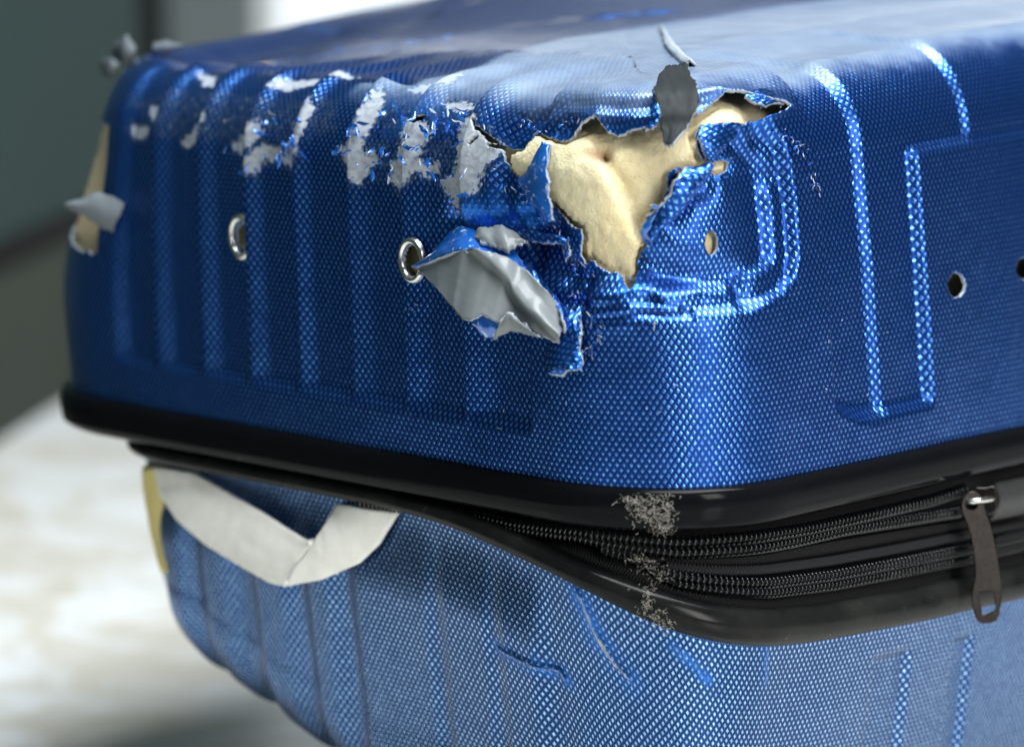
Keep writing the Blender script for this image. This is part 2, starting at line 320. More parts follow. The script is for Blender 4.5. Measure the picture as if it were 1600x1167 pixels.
# lookup: photograph position -> (u,v) on the smooth shell
gu=np.arange(-.335,.27,.0012); gv=np.arange(0,.26,.0012); GU,GV=np.meshgrid(gu,gv,indexing='ij')
GP=base(GU.ravel(),GV.ravel()).reshape(GU.shape+(3,)); GN=vnormals(GP); 
GX=proj(GP); face=((CAM-GP)*GN).sum(-1)>0
if face[len(gu)//2,20]==False: GN=-GN; face=((CAM-GP)*GN).sum(-1)>0
GXf=GX[face]; UVf=np.stack([GU[face],GV[face]],-1); GPf=GP[face]; GNf=GN[face]
def uvof(pts):
    p=np.asarray(pts,float); q=np.array([UVf[np.argmin((GXf[:,0]-x)**2+(GXf[:,1]-y)**2)] for x,y in p]); q0=q.copy(); e=2e-4
    for _ in range(4):
        c=proj(base(q[:,0],q[:,1]))[:,:2]; ju=(proj(base(q[:,0]+e,q[:,1]))[:,:2]-c)/e; jv=(proj(base(q[:,0],q[:,1]+e))[:,:2]-c)/e; r=p-c
        det=ju[:,0]*jv[:,1]-ju[:,1]*jv[:,0]; det=np.where(np.abs(det)<1e6,1e12,det)
        q=q0+np.clip(q+np.stack([(r[:,0]*jv[:,1]-r[:,1]*jv[:,0])/det,(ju[:,0]*r[:,1]-ju[:,1]*r[:,0])/det],1)-q0,-.003,.003)
    return q
def zof(px,py):
    """distance of the shell along the sight line"""
    px=np.atleast_1d(px).astype(float); py=np.atleast_1d(py).astype(float); r=[]
    for x,y in zip(px,py):
        d=(GXf[:,0]-x)**2+(GXf[:,1]-y)**2; k=np.argpartition(d,4)[:4]; w=1/(d[k]+.3); r.append((GXd[k]*w).sum()/w.sum())
    return np.array(r)

# ---------------------------------------------------------------- relief of the shell
_rb=[(258,312,566),(330,386,580),(402,462,593),(476,546,606),(562,631,618),(650,721,632),(746,826,646)]
_y=-30
ribs=[tuple(uvof([(x0,y+_y),(x1,y+_y)])[:,0]) for x0,x1,y in _rb]
_p=ribs[1][0]-ribs[0][0]; ribs=[(ribs[0][0]-_p,ribs[0][1]-_p)]+ribs
vb_left=float(np.mean(uvof([(440,607),(600,627),(700,645)])[:,1]))
uA=float(np.mean(uvof([(1358,300),(1388,600)])[:,0])); uA0=float(np.mean(uvof([(1290,350),(1307,580)])[:,0])); uB=float(np.mean(uvof([(1433,300),(1456,590)])[:,0]))
vA=uvof([(1360,648)])[0,1]; vB=uvof([(1425,634)])[0,1]; vPl=float(np.mean(uvof([(1450,234),(1560,212)])[:,1])); uC=uvof([(1516,190)])[0,0]
corner_px=[(1120,140),(1195,185),(1226,215),(1240,260),(1248,320),(1252,400),(1246,440),(1226,468),(1190,488),(1140,499),(1070,500),(990,498),(930,505),(860,500),(790,480),(765,440),(755,380),(752,300),(760,215),(800,165),(900,140)]
CORN=uvof(corner_px)
CRUSH=[(uvof([(1000,405),(1050,432),(1110,450),(1160,452)]),.0060,-.0036),(uvof([(1040,470),(1100,462),(1150,468)]),.0035,.0022),(uvof([(925,468),(965,470)]),.0060,.0034),(uvof([(905,445),(900,500)]),.0030,-.0030),
 (uvof([(1060,330),(1090,300),(1120,290)]),.0050,-.0024),(uvof([(700,350),(760,370),(840,360)]),.006,-.003),(uvof([(830,400),(870,430),(880,470)]),.006,-.003),(uvof([(930,500),(1000,492),(1080,492)]),.0016,-.0016),(uvof([(985,480),(1060,487)]),.0012,.0012),(uvof([(1190,215),(1215,280)]),.003,-.0012)]
def wallstep(x,x0,w): return sstep(x0-w/2,x0+w/2,x)
def relief(u,v):
    h=np.zeros_like(u)
    fade=1-sstep(VT+.01,VT+.05,v)
    vtop=sstep(vb_left-.0025,vb_left+.0025,v)*fade
    for k,(a,b) in enumerate(ribs):
        h-=.0032*wallstep(u,a,(.0095 if k<5 else .015))*(1-wallstep(u,b,.0032))*vtop
    # right face
    m1=wallstep(u,uA0,.005)*(1-wallstep(u,uA,.0062)); rr=vA+np.clip((uA-.006-u),0,.02)**2*14
    h-=.0060*m1*sstep(rr-.0034,rr+.003,v)*(1-sstep(VT+.0,VT+.04,v))
    wB=wallstep(u,uB,.0052); pl=sstep(vPl-.0022,vPl+.0030,v)
    m2=wallstep(u,uA,.0060)*((1-wB)*sstep(vB-.0028,vB+.0024,v)+wB*pl)*fade*(1-sstep(.33,.36,u))
    h-=.0034*m2*(1-.55*wallstep(u,uC,.0050)*pl)
    # corner recess, two steps
    s=-sdf(u,v,CORN)
    ins=(np.abs(u)<.11)
    h-=np.where(ins,.0036*sstep(0,.0055,s)+.0034*sstep(.0080,.0145,s),0)*(1-sstep(VT-.022,VT-.002,v))
    for ln,w,dp in CRUSH:
        bb=(np.abs(u)<.12)&(v>.02)&(v<.15); dd=segdist(u[bb],v[bb],ln,False); h[bb]+=dp*np.exp(-(dd/w)**2)
    # hand-sized dents and general waviness
    h+=.0009*fbm(u*22,v*22,3,3)*(1-.75*sstep(VT-.01,VT+.02,v))+.00012*fbm(u*160,v*160,9,2)
    return h
GXd=proj(GP+GN*relief(GU.ravel(),GV.ravel()).reshape(GU.shape)[...,None])[face][:,2]
# wear: film rubbed off down to the grey plastic, stretched paler film
PEEL=[[(355,230),(375,205),(395,190),(402,200),(385,225),(365,240)],
[(374,262),(385,250),(398,228),(425,235),(440,245),(447,225),(455,190),(470,165),(480,155),(485,165),(465,200),(458,235),(450,262),(430,250),(405,245),(395,265),(380,270)],
[(523,235),(540,215),(555,185),(575,150),(592,135),(590,150),(580,175),(570,190),(558,215),(560,245),(575,240),(580,250),(565,265),(555,285),(545,280),(535,260)],
[(612,250),(618,215),(620,190),(630,180),(660,190),(662,205),(650,225),(645,245),(660,258),(672,255),(675,265),(660,275),(645,262),(632,275),(632,285),(615,293),(602,280),(604,255)],
[(710,185),(725,172),(738,180),(740,195),(755,210),(770,225),(760,240),(745,260),(740,285),(730,300),(715,300),(705,315),(700,322),(690,300),(680,285),(700,280),(705,250),(708,215)],
[(312,104),(330,106),(328,122),(314,120)],[(196,196),(218,200),(212,214),(198,212)],[(272,222),(292,206),(312,172),(318,180),(298,214),(278,230)],[(226,160),(240,166),(236,184),(226,182)],
[(690,150),(720,150),(735,158),(700,160)],[(420,128),(440,118),(520,108),(560,108),(500,116),(450,128)],[(640,128),(690,116),(720,112),(700,122),(660,132)]]
PEELW={}
PEEL+=[[(555,150),(600,138),(640,150),(700,160),(750,180),(745,205),(690,200),(650,215),(600,205),(565,190)],[(200,150),(300,135),(430,150),(520,150),(510,200),(440,215),(340,215),(240,210)],[(640,215),(690,205),(715,240),(700,290),(655,285)],[(545,200),(600,215),(600,270),(570,280)]]
for k_ in (1,2,3,4): PEELW[len(PEEL)-k_]=.50
STRESS=[[(585,140),(700,150),(760,190),(640,215),(590,210)],[(580,150),(640,150),(660,180),(640,215),(590,210)],[(690,300),(800,290),(850,340),(800,360),(690,350)],[(690,310),(780,315),(760,365),(690,350)]]
HOLE=[(770,222),(785,225),(800,222),(806,206),(815,192),(824,187),(834,197),(846,203),(860,207),(872,206),(881,199),(890,188),(901,180),(914,176),(926,173),(934,181),(946,191),(957,195),(985,191),(1008,187),(1022,183),(1050,178),(1086,170),(1097,171),(1107,164),(1118,155),(1132,149),(1160,149),(1180,156),(1200,163),(1220,165),(1229,170),(1221,177),(1185,188),(1150,191),(1099,192),(1093,201),(1098,216),(1104,232),(1112,246),(1128,248),(1148,243),(1163,250),(1161,264),(1150,271),(1142,277),(1131,268),(1118,262),(1108,270),(1096,260),(1084,256),(1062,258),(1051,268),(1047,285),(1048,300),(1040,318),(1024,326),(1010,340),(1003,358),(1012,370),(1017,382),(1008,391),(999,396),(994,406),(990,416),(992,428),(989,442),(984,455),(975,448),(966,436),(958,429),(945,430),(930,425),(915,416),(904,408),(898,416),(889,408),(888,392),(891,376),(888,361),(866,353),(858,345),(838,325),(822,304),(806,292),(790,288),(777,270),(771,248)]
SLITS=[[(630,188),(640,180),(652,176),(662,175),(655,183),(642,189)],[(664,196),(674,195),(674,201),(666,202)],[(734,184),(740,182),(741,194),(752,202),(764,212),(774,226),(766,229),(755,227),(750,222),(757,220),(748,208),(738,198)],[(728,224),(740,208),(742,212),(732,226)]]
def ell(cx,cy,rx,ry,n=20): return [(cx+rx*math.cos(a),cy+ry*math.sin(a)) for a in np.linspace(0,2*math.pi,n,endpoint=False)]
HOLES=[ell(1129,381,11,19),ell(1495,446,14,19),ell(1600,420,13,17),ell(368,371,9,20),ell(642,407,13,24)]
print('mapping')
PEELuv=[uvof(p) for p in PEEL]; STRuv=[uvof(p) for p in STRESS]; HOLEuv=uvof(HOLE); SLITuv=[uvof(p) for p in SLITS]; HOLESuv=[uvof(p) for p in HOLES]

suitcase=empty('suitcase',tuple(l2w(np.array(LR/2),np.array(LL/2),0.)))
tag(suitcase,'battered blue hard shell suitcase on the marble floor, its near corner torn open','suitcase')
suitcase_inv=-np.array(suitcase.location)
def part(name,V,Fc,mats,**k):
    return mk(name,np.asarray(V).reshape(-1,3)+suitcase_inv,Fc,mats,parent=k.pop('parent',suitcase),**k)

# ---------------------------------------------------------------- upper shell
def steps(*segs):
    r=[]
    for a,b,s in segs: r.append(np.arange(a,b,s))
    return np.concatenate(r)
P_=per(); 
u=steps((-.43,-.335,.0018),(-.335,-.14,.001),(-.14,.075,.00042),(.075,.21,.0005),(.21,.30,.004),(.30,P_-.43,.012))
v=steps((0,.045,.0008),(.045,.15,.00042),(.15,.19,.001),(.19,VT-RS+LL/2+.02,.004))
U,V=np.meshgrid(u,v,indexing='ij'); shp=U.shape
P=base(U.ravel(),V.ravel()).reshape(shp+(3,))
N=vnormals(P)
ci=np.argmin(np.abs(u)); 
if ((CAM-P[ci,10])*N[ci,10]).sum()<0: N=-N
hh=relief(U.ravel(),V.ravel()).reshape(shp)
# torn lip: the film curls out along the upper edge of the tear
fine=(U>-.14)&(U<.12)&(V>.03)&(V<.16)
dh=np.full(shp,1.); dh[fine]=sdf(U[fine],V[fine],HOLEuv)
lip=np.exp(-np.clip(dh,0,1)/.004); up_edge=sstep(.095,.115,V)
hh=hh+lip*(.0018*up_edge+.0028*fbm(U*70,V*70,5,2))*(dh<.03)
P=P+N*hh[...,None]
jit=.0009*fbm(U*900,V*900,21,2); jv=.0009*fbm(U*900,V*900,43,2)
kill=np.zeros(shp,bool)
kill[fine]=inpoly((U+jit)[fine],(V+jv)[fine],HOLEuv)
for s in SLITuv: kill[fine]|=inpoly((U+jit)[fine],(V+jv)[fine],s)
for k,s in enumerate(HOLESuv):
    c=s.mean(0); near=(np.abs(U-c[0])<.02)&(np.abs(V-c[1])<.02); kill[near]|=inpoly(U[near]+.1*jit[near],V[near]+.1*jv[near],s)
# far left corner knocked out
ucl=-(math.pi*R/4+LL-2*R+math.pi*R/4)      # middle of the far left corner
vv=uvof([(180,395),(183,205)])[:,1]
fr=uvof([(180,198),(177,250),(182,295),(192,325),(188,375),(165,397),(125,392)])
fl=[tuple(q) for q in fr]+[(ucl-.05,vv[0]+.01),(ucl-.055,vv[1]-.01),(ucl-.01,vv[1]+.004)]
m=(U<-.27); kill[m]|=inpoly((U+2.5*jit)[m],(V+2.5*jv)[m],fl)
fl2=[(ucl+.016,vv[1]+.022),(ucl+.004,vv[1]+.016),(ucl-.03,vv[1]+.02),(ucl-.02,vv[1]+.034),(ucl+.012,vv[1]+.036)]
kill[m]|=inpoly((U+2.5*jit)[m],(V+2.5*jv)[m],fl2)
peel=np.zeros(shp); 
for k_,p in enumerate(PEELuv):
    c0=p.min(0)-.006; c1=p.max(0)+.006; b=(U>c0[0])&(U<c1[0])&(V>c0[1])&(V<c1[1])
    d=sdf(U[b]+2.2*jit[b],V[b]+2.2*jv[b],p); peel[b]=np.maximum(peel[b],PEELW.get(k_,1)*(1-sstep(-.0022,.0058,d)))
stress=np.zeros(shp)
for p in STRuv:
    c0=p.min(0)-.008; c1=p.max(0)+.008; b=(U>c0[0])&(U<c1[0])&(V>c0[1])&(V<c1[1])
    stress[b]=np.maximum(stress[b],1-sstep(-.003,.003,sdf(U[b]+3*jit[b],V[b]+3*jv[b],p)))
A_,B2,_,_=path(U.ravel(),prof(V.ravel())[0]); A_=A_.reshape(shp); B2=B2.reshape(shp)
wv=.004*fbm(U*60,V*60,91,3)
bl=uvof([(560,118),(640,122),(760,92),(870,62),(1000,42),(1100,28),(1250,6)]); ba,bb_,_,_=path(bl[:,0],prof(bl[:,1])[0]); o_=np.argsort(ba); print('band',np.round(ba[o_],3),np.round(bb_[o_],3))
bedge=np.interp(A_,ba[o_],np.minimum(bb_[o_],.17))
lid_sheen=sstep(VT-.025,VT-.005,V+wv+.003*fbm(U*220,V*220,93,2))*(1-sstep(-.003,.003,B2+.3*wv-bedge))*sstep(-.01,.02,A_)  # mask of the window's pale reflection painted along the lid margin
stress=np.maximum(stress,np.where(dh<.03,np.exp(-np.clip(dh,0,1)/.0016),0))
P=P-N*(.00045*sstep(.45,.75,peel))[...,None]
n,mm=shp
Fa=gridfaces(n,mm,True)
kf=kill.ravel()[Fa].sum(1)>=2; Fk=Fa[~kf]
# rim of every tear: the 1.4 mm of grey plastic under the film
e=np.sort(np.concatenate([Fk[:,[0,1]],Fk[:,[1,2]],Fk[:,[2,3]],Fk[:,[3,0]]]),1); ed=np.concatenate([Fk[:,[0,1]],Fk[:,[1,2]],Fk[:,[2,3]],Fk[:,[3,0]]])
key=e[:,0].astype(np.int64)*(n*mm)+e[:,1]; uq,ix,ct=np.unique(key,return_index=True,return_counts=True)
bd=ed[ix[ct==1]]; j=bd%mm; bd=bd[~(((j==0).all(1))|((j==mm-1).all(1)))]
Vv=P.reshape(-1,3); Nn=N.reshape(-1,3)
vid=np.unique(bd); mp=np.zeros(n*mm,int); mp[vid]=np.arange(len(vid))
inner=Vv[vid]-Nn[vid]*(.0013+.0004*noise2(U.ravel()[vid]*600,V.ravel()[vid]*600))[:,None]
Fr=np.stack([bd[:,1],bd[:,0],n*mm+mp[bd[:,0]],n*mm+mp[bd[:,1]]],1)
allV=np.concatenate([Vv,inner]); uvs=np.stack([U.ravel(),V.ravel()],1); uvs=np.concatenate([uvs,uvs[vid]])
z2=np.zeros(len(vid))
upper=part('upper_shell',allV,np.concatenate([Fk,Fr]),[M['shell'],M['core']],mi=np.r_[np.zeros(len(Fk)),np.ones(len(Fr))],uv=uvs,attrs={'peel':np.r_[peel.ravel(),z2],'stress':np.r_[stress.ravel(),z2],'lid_sheen':np.r_[lid_sheen.ravel(),z2]})

# ---------------------------------------------------------------- lining seen through the tear
u=steps((-.43,-.30,.003),(-.30,-.09,.004),(-.09,.07,.0011),(.07,.21,.003),(.21,P_-.43,.015)); v=steps((.004,.03,.004),(.03,.16,.0011),(.16,.2,.006))
U,V=np.meshgrid(u,v,indexing='ij'); shp=U.shape; PL=base(U.ravel(),V.ravel()).reshape(shp+(3,)); NL=vnormals(PL); ci=np.argmin(np.abs(u))
if ((CAM-PL[ci,10])*NL[ci,10]).sum()<0: NL=-NL
fold=uvof([(905,195),(915,230),(935,275),(965,325),(1000,385),(1010,410)]); 
vf=V; uf=np.interp(V.ravel(),fold[::-1,1],fold[::-1,0]).reshape(shp); du=U-uf
inb=sstep(fold[-1,1]-.01,fold[-1,1]+.01,V)*(1-sstep(fold[0,1]-.006,fold[0,1]+.006,V))
hl=-.0105+.0042*inb*np.where(du<0,np.exp(-(du/.030)**2),1-sstep(0,.0013,du))-.0016*inb*np.exp(-((du-.004)/.004)**2)
hl+=.0004*fbm(U*90,V*90,31,3)+.0006*fbm(U*300,V*300,37,3)
bump2=uvof([(840,260)])[0]; hl+=.003*np.exp(-(((U-bump2[0])/.012)**2+((V-bump2[1])/.014)**2))
for q_,r_,a_ in (((1150,170),.016,.0065),((1090,215),.014,.003),((790,250),.012,.004)):
    q_=uvof([q_])[0]; hl+=a_*np.exp(-((U-q_[0])**2+(V-q_[1])**2)/r_**2)
g=uvof([(916,228)])[0]; dg=np.hypot((U-g[0])/.004,(V-g[1])/.003); hl-=.004*np.exp(-dg**2)
# pushed out through the far left corner
hl+=np.where(U<-.26,.009*np.exp(-((U-ucl)/.03)**2),0)
rl=relief(U.ravel(),V.ravel()).reshape(shp); dl=np.full(shp,1.); w_=(np.abs(U)<.16); dl[w_]=sdf(U[w_],V[w_],HOLEuv)
hl=np.where((dl>-.0015)&(U>-.26),np.minimum(hl,rl-.0032),hl)
PL=PL+NL*hl[...,None]
st=np.exp(-dg**2*.6); gr=np.exp(-(((U-uvof([(858,275)])[0,0])/.012)**2+((V-uvof([(858,275)])[0,1])/.012)**2)); fl_=np.where(U<-.27,.5*sstep(.3,.7,fbm(U*40,V*40,51,3)+.5),0)
lining=part('lining',PL,gridfaces(shp[0],shp[1],True),[M['lining']],attrs={'stain':np.clip(st+fl_,0,1).ravel(),'green':gr.ravel()})

# ---------------------------------------------------------------- trims
def sweep(name,us,prof_fn,mats,closed,LLx=LL,parent=suitcase,uvf=None):
    rows=prof_fn(us)                       # list of (d,z) arrays
    G=np.stack([wall_pt(us,d,z,LLx) for d,z in rows],1); m=G.shape[1]
    return part(name,G,gridfaces(len(us),m,closed),mats,parent=parent,uv=None if uvf is None else uvf)
TB=.0128
def tprof(us):
    w=.0003*fbm(us*14,us*0,61,3)
    pts=[(.006,.0010),(-.0010,.0011),(-.0024,.0006),(-.0032,-.0004),(-.0035,-.0018),(-.0037,-.0048),(-.0036,-.0066),(-.0033,-.0086),(-.0029,-.0112),(-.0016,-.0122),(-.0006,-.0128),(.010,-.0129)]
    return [(d+w+0*us,Z0+z+0*us) for d,z in pts]
us=np.concatenate([np.arange(-.43,.3,.003),np.arange(.3,P_-.43,.01)])
ut=sweep('upper_trim',us,tprof,[M['trim']],True)
# lower trim: edges read along the sight lines
tx=[(826,836),(903,875),(1005,913),(1083,940),(1134,949),(1200,953),(1303,944),(1406,926),(1496,905),(1600,886)]
bx=[(800,867),(877,903),(954,944),(1005,970),(1057,991),(1134,1008),(1200,1012),(1277,1006),(1354,991),(1457,971),(1560,946),(1600,939)]
ul,zl=onwall(*np.array(tx).T,0.,LLOW); ub,zb=onwall(*np.array(bx).T,-.002,LLOW)
def ext(uq,uu,zz):
    s0=(zz[2]-zz[0])/(uu[2]-uu[0]); r=np.interp(uq,uu,zz); r=np.where(uq<uu[0],zz[0]+s0*(uq-uu[0]),r); return r
def zlow_top(q):
    r=ext(q,ul,zl); lim=Z0-TB-.0008; k=.004
    r=lim-k*np.log1p(np.exp(np.clip((lim-r)/k,-50,50)))
    return np.where(q>.3,np.interp(q,[.3,per(LLOW)-.43],[zl[-1],lim]),r)
def zlow_bot(q):
    r=ext(q,ub,zb); lim=Z0-TB-.0072; k=.004
    r=lim-k*np.log1p(np.exp(np.clip((lim-r)/k,-50,50)))
    return np.where(q>.3,np.interp(q,[.3,per(LLOW)-.43],[zb[-1],lim]),r)
PLW=per(LLOW)
usl=np.concatenate([np.arange(-.40,.3,.003),np.arange(.3,PLW-.40,.01)])
def smooth_closed(z,it=14):
    for _ in range(it): z=.25*np.roll(z,1)+.5*z+.25*np.roll(z,-1)
    return z
zT=smooth_closed(zlow_top(usl)); zB=smooth_closed(zlow_bot(usl))
def ZT(q): return np.interp(q,usl,zT)
def ZB(q): return np.interp(q,usl,zB)
def lprof(us):
    a=ZT(us); b=ZB(us); ins=.003*sstep(-.06,-.14,us)
    pts=[(.010,0),(.0015,0),(-.0006,.03),(-.0018,.10),(-.0030,.25),(-.0036,.45),(-.0034,.66),(-.0026,.84),(-.0014,.95),(.0002,1.0),(.007,1.02)]
    return [(d+ins,a+(b-a)*f) for d,f in pts]
lt=sweep('lower_trim',usl,lprof,[M['trim_low']],True,LLOW)

# ---------------------------------------------------------------- lower shell
zend=.004
vq=steps((0,.075,.0009),(.075,.13,.0015),(.13,.26,.006))
uq=steps((-.40,-.29,.002),(-.29,-.1,.0012),(-.1,.2,.0007),(.2,.3,.004),(.3,PLW-.40,.012))
U,V=np.meshgrid(uq,vq,indexing='ij'); shp=U.shape
top=ZB(U); 
lift=.074*sstep(-.03,-.32,U)+np.where(U>.3,.0,0)
bot=zend+lift; Hs=top-bot; rs=np.minimum(.034,Hs*.8); hs=Hs-rs; arc=rs*math.pi/2
dq=np.where(V<hs,.003+.010*np.clip(V/.08,0,1),0.); zq=np.where(V<hs,top-V,0.)
ph=np.clip((V-hs)/rs,0,math.pi/2); dsd=.003+.010*np.clip(hs/.08,0,1)
inarc=(V>=hs)&(V<hs+arc); dq=np.where(inarc,dsd+rs*(1-np.cos(ph)),dq); zq=np.where(inarc,top-hs-rs*np.sin(ph),zq)
flat=V>=hs+arc; dq=np.where(flat,dsd+rs+(V-hs-arc),dq); zq=np.where(flat,bot-lift*sstep(0,.06,V-hs-arc)*1.0,zq)
dq=np.minimum(dq,LLOW/2-.001)
dq=dq+.003*sstep(-.06,-.14,U)
a,b,_,_=path(U.ravel(),dq.ravel(),LLOW); PB=l2w(a,b,zq.ravel()).reshape(shp+(3,)); NB=vnormals(PB); ci=np.argmin(np.abs(uq))
if ((CAM-PB[ci,5])*NB[ci,5]).sum()<0: NB=-NB
GBx=proj(PB); fb=(((CAM-PB)*NB).sum(-1)>0)&(U<.28)&(U>-.36); GBf=GBx[fb]; UBf=np.stack([U[fb],V[fb]],-1)
def uvlow(pts):
    return np.array([UBf[np.argmin((GBf[:,0]-x)**2+(GBf[:,1]-y)**2)] for x,y in np.asarray(pts,float)])
def zlowof(x,y):
    return np.array([GBf[np.argmin((GBf[:,0]-a)**2+(GBf[:,1]-b)**2),2] for a,b in zip(np.atleast_1d(x),np.atleast_1d(y))])
h=np.zeros(shp)
edges=[uvlow([(x,950)])[0,0] for x in (300,333,368,412,455,490,535,565,612,690,775)]
vt=uvlow([(700,880),(760,905)])[:,1].mean()
pairs=[(uvlow([(x0,980)])[0,0],uvlow([(x1,980)])[0,0]) for x0,x1 in ((284,310),(332,372),(410,465),(492,536),(566,690),(696,778),(784,850))]
for x0,x1 in pairs: h+=.0034*wallstep(U,x0,.009)*(1-wallstep(U,x1,.010))*sstep(.003,.032,V)
rp=[(uvlow([(x0,1040)])[0,0],uvlow([(x1,1040)])[0,0]) for x0,x1 in ((1370,1420),(1495,1515))]
vr=uvlow([(1400,1015),(1510,990)])[:,1]
for (x0,x1),vv0 in zip(rp,(vr[0],vr[1])): h-=.0022*wallstep(U,x0-.002,.003)*(1-wallstep(U,x1,.004))*sstep(vv0-.001,vv0+.004,V)
h+=.0008*fbm(U*20,V*20,71,3)
CR=[[(790,1010),(830,1030),(878,1050),(884,1062)],[(905,930),(925,980),(940,1010),(960,1035),(980,1060)],[(1052,1010),(1080,1035),(1105,1062)],[(1196,1000),(1198,1030),(1196,1062)]]
cs=np.zeros(shp); cp=np.zeros(shp)
for k,c in enumerate(CR):
    cu=uvlow(c); d=segdist(U+.0012*fbm(U*300,V*300,81,2),V+.0012*fbm(U*300,V*300,83,2),cu,False); wd=(.0016,.0026,.0012,.0010)[k]
    cs=np.maximum(cs,np.exp(-(d/(wd*1.7))**2)*.8); cp=np.maximum(cp,(1-sstep(wd*.05,wd*.6,d))*(.8,.75,.5,.45)[k]); h+=.0007*np.exp(-(d/(wd*.7))**2)*(1,.8,.5,.4)[k]
PB=PB+NB*h[...,None]
lower=part('lower_shell',PB,gridfaces(shp[0],shp[1],True),[M['shell_low']],uv=np.stack([U.ravel(),V.ravel()],1),attrs={'peel':cp.ravel(),'stress':cs.ravel()})

# ---------------------------------------------------------------- zip: tapes, coils, piping
us=np.arange(-.33,.30,.002)
def strip(name,us,dtop,ztop,dbot,zbot,mat,bul=.0,nv=8,closed=False):
    k=np.linspace(0,1,nv); G=np.stack([wall_pt(us,dtop+(dbot-dtop)*f-bul*math.sin(math.pi*f),ztop+(zbot-ztop)*f) for f in k],1)
    L=np.abs(ztop-zbot); uvv=np.stack([np.repeat(us,nv),(k[None]*L[:,None]).ravel()],1)
    return part(name,G,gridfaces(len(us),nv,closed),[mat],uv=uvv)
uall=np.concatenate([us,np.arange(.30,P_-.33,.01)])
strip('zip_tape',uall,.0095+0*uall,Z0-TB+.001+0*uall,.0095+0*uall,np.interp(uall,usl,zT)-.002,M['tape'],0,6,True)
def strand(pts,d):
    p=np.asarray(pts,float); uu,zz=onwall(p[:,0],p[:,1],d); o=np.argsort(uu); return uu[o],zz[o]
def coil(pts,d,rz,rd,pitch,wire,ua=None):
    """continuous filament wound along a strand"""
    uu,zz=strand(pts,d); n=int((uu[-1]-uu[0])/pitch*14); s=np.linspace(uu[0],uu[-1],n); zc=smoothline(np.interp(s,uu,zz),60)
    ph=2*math.pi*(s-uu[0])/pitch; rzz=rz if np.isscalar(rz) else np.interp(s,uu,rz)
    return tube(wall_pt(s+.0006*np.cos(ph),d-rd*np.cos(ph),zc+rzz*np.sin(ph)),wire,5)
def core(pts,d,rz,rd):
    uu,zz=strand(pts,d); s=np.linspace(uu[0],uu[-1],260); zc=smoothline(np.interp(s,uu,zz),20); an=np.linspace(0,2*math.pi,9)[:-1]
    G=np.stack([wall_pt(s,d-rd*math.cos(a),zc+rz*math.sin(a)) for a in an]+[wall_pt(s,d-rd,zc)],1)
    return G.reshape(-1,3),gridfaces(len(s),9)
# main zip: its two halves part towards the slider
upx=[(560,778),(650,790),(740,803),(800,817),(903,829),(980,840),(1057,848),(1134,843),(1200,836),(1264,826),(1354,806),(1457,781),(1508,764)]
lox=[(560,783),(650,795),(740,809),(800,824),(903,838),(980,852),(1057,864),(1134,860),(1200,853),(1239,846),(1316,828),(1406,814),(1501,799)]
for px in (upx,lox):
    B=Bag(); B.add(coil(px,.0022,.0019,.0017,.00205,.00046)); Vc,Fc=B.out(); z=part('zip_coil',Vc,Fc,[M['coil']])
    Vc,Fc=core(px,.0026,.0012,.0009); part('coil_cord',Vc,Fc,[M['tape']],parent=z,uv=np.zeros((len(Vc),2)))
e1=[(940,852),(1005,866),(1016,880),(1031,890),(1057,899),(1134,909),(1200,911),(1300,899),(1400,880),(1500,860),(1600,836)]
e2=[(940,858),(1005,876),(1016,889),(1031,899),(1057,911),(1134,922),(1200,926),(1300,914),(1400,895),(1500,875),(1600,851)]
for px in (e1,e2):
    Vc,Fc=coil(px,.0026,.0019,.0017,.00205,.00046); z=part('expander_zip_coil',Vc,Fc,[M['coil']])
    Vc,Fc=core(px,.0030,.0012,.0009); part('coil_cord',Vc,Fc,[M['tape']],parent=z,uv=np.zeros((len(Vc),2)))
cpx=[(1040,884),(1100,890),(1200,889),(1300,876),(1400,858),(1500,838),(1600,817)]
uu,zz=strand(cpx,.003); s=np.linspace(uu[0],uu[-1],200); zc=smoothline(np.interp(s,uu,zz),20); Vc,Fc=tube(wall_pt(s,.0035,zc),.0017,10)
part('piping',Vc,Fc,[M['cord']],uv=np.stack([np.repeat(s,10),np.tile(np.arange(10)*.001,200)],1))
def tapeband(name,a,b,d0,d1):
    ua,za=strand(a,d0); ub_,zb_=strand(b,d1); s=np.linspace(max(ua[0],ub_[0]),min(ua[-1],ub_[-1]),200)
    return strip(name,s,d0+0*s,smoothline(np.interp(s,ua,za),12),d1+0*s,smoothline(np.interp(s,ub_,zb_),12),M['tape'],.0012,8)
tapeband('zip_tape_flap',[(1000,866),(1060,872),(1134,872),(1200,866),(1300,846),(1400,830),(1500,814),(1600,790)],[(1000,876),(1060,885),(1134,888),(1200,884),(1300,870),(1400,850),(1500,832),(1600,810)],.004,.006)
tapeband('lower_zip_tape',[(860,838),(903,850),(1005,885),(1057,910),(1134,926),(1200,932),(1300,920),(1400,901),(1500,881),(1600,857)],[(860,853),(903,872),(1005,912),(1057,930),(1134,948),(1200,952),(1300,943),(1400,927),(1500,904),(1600,886)],.0055,.003)

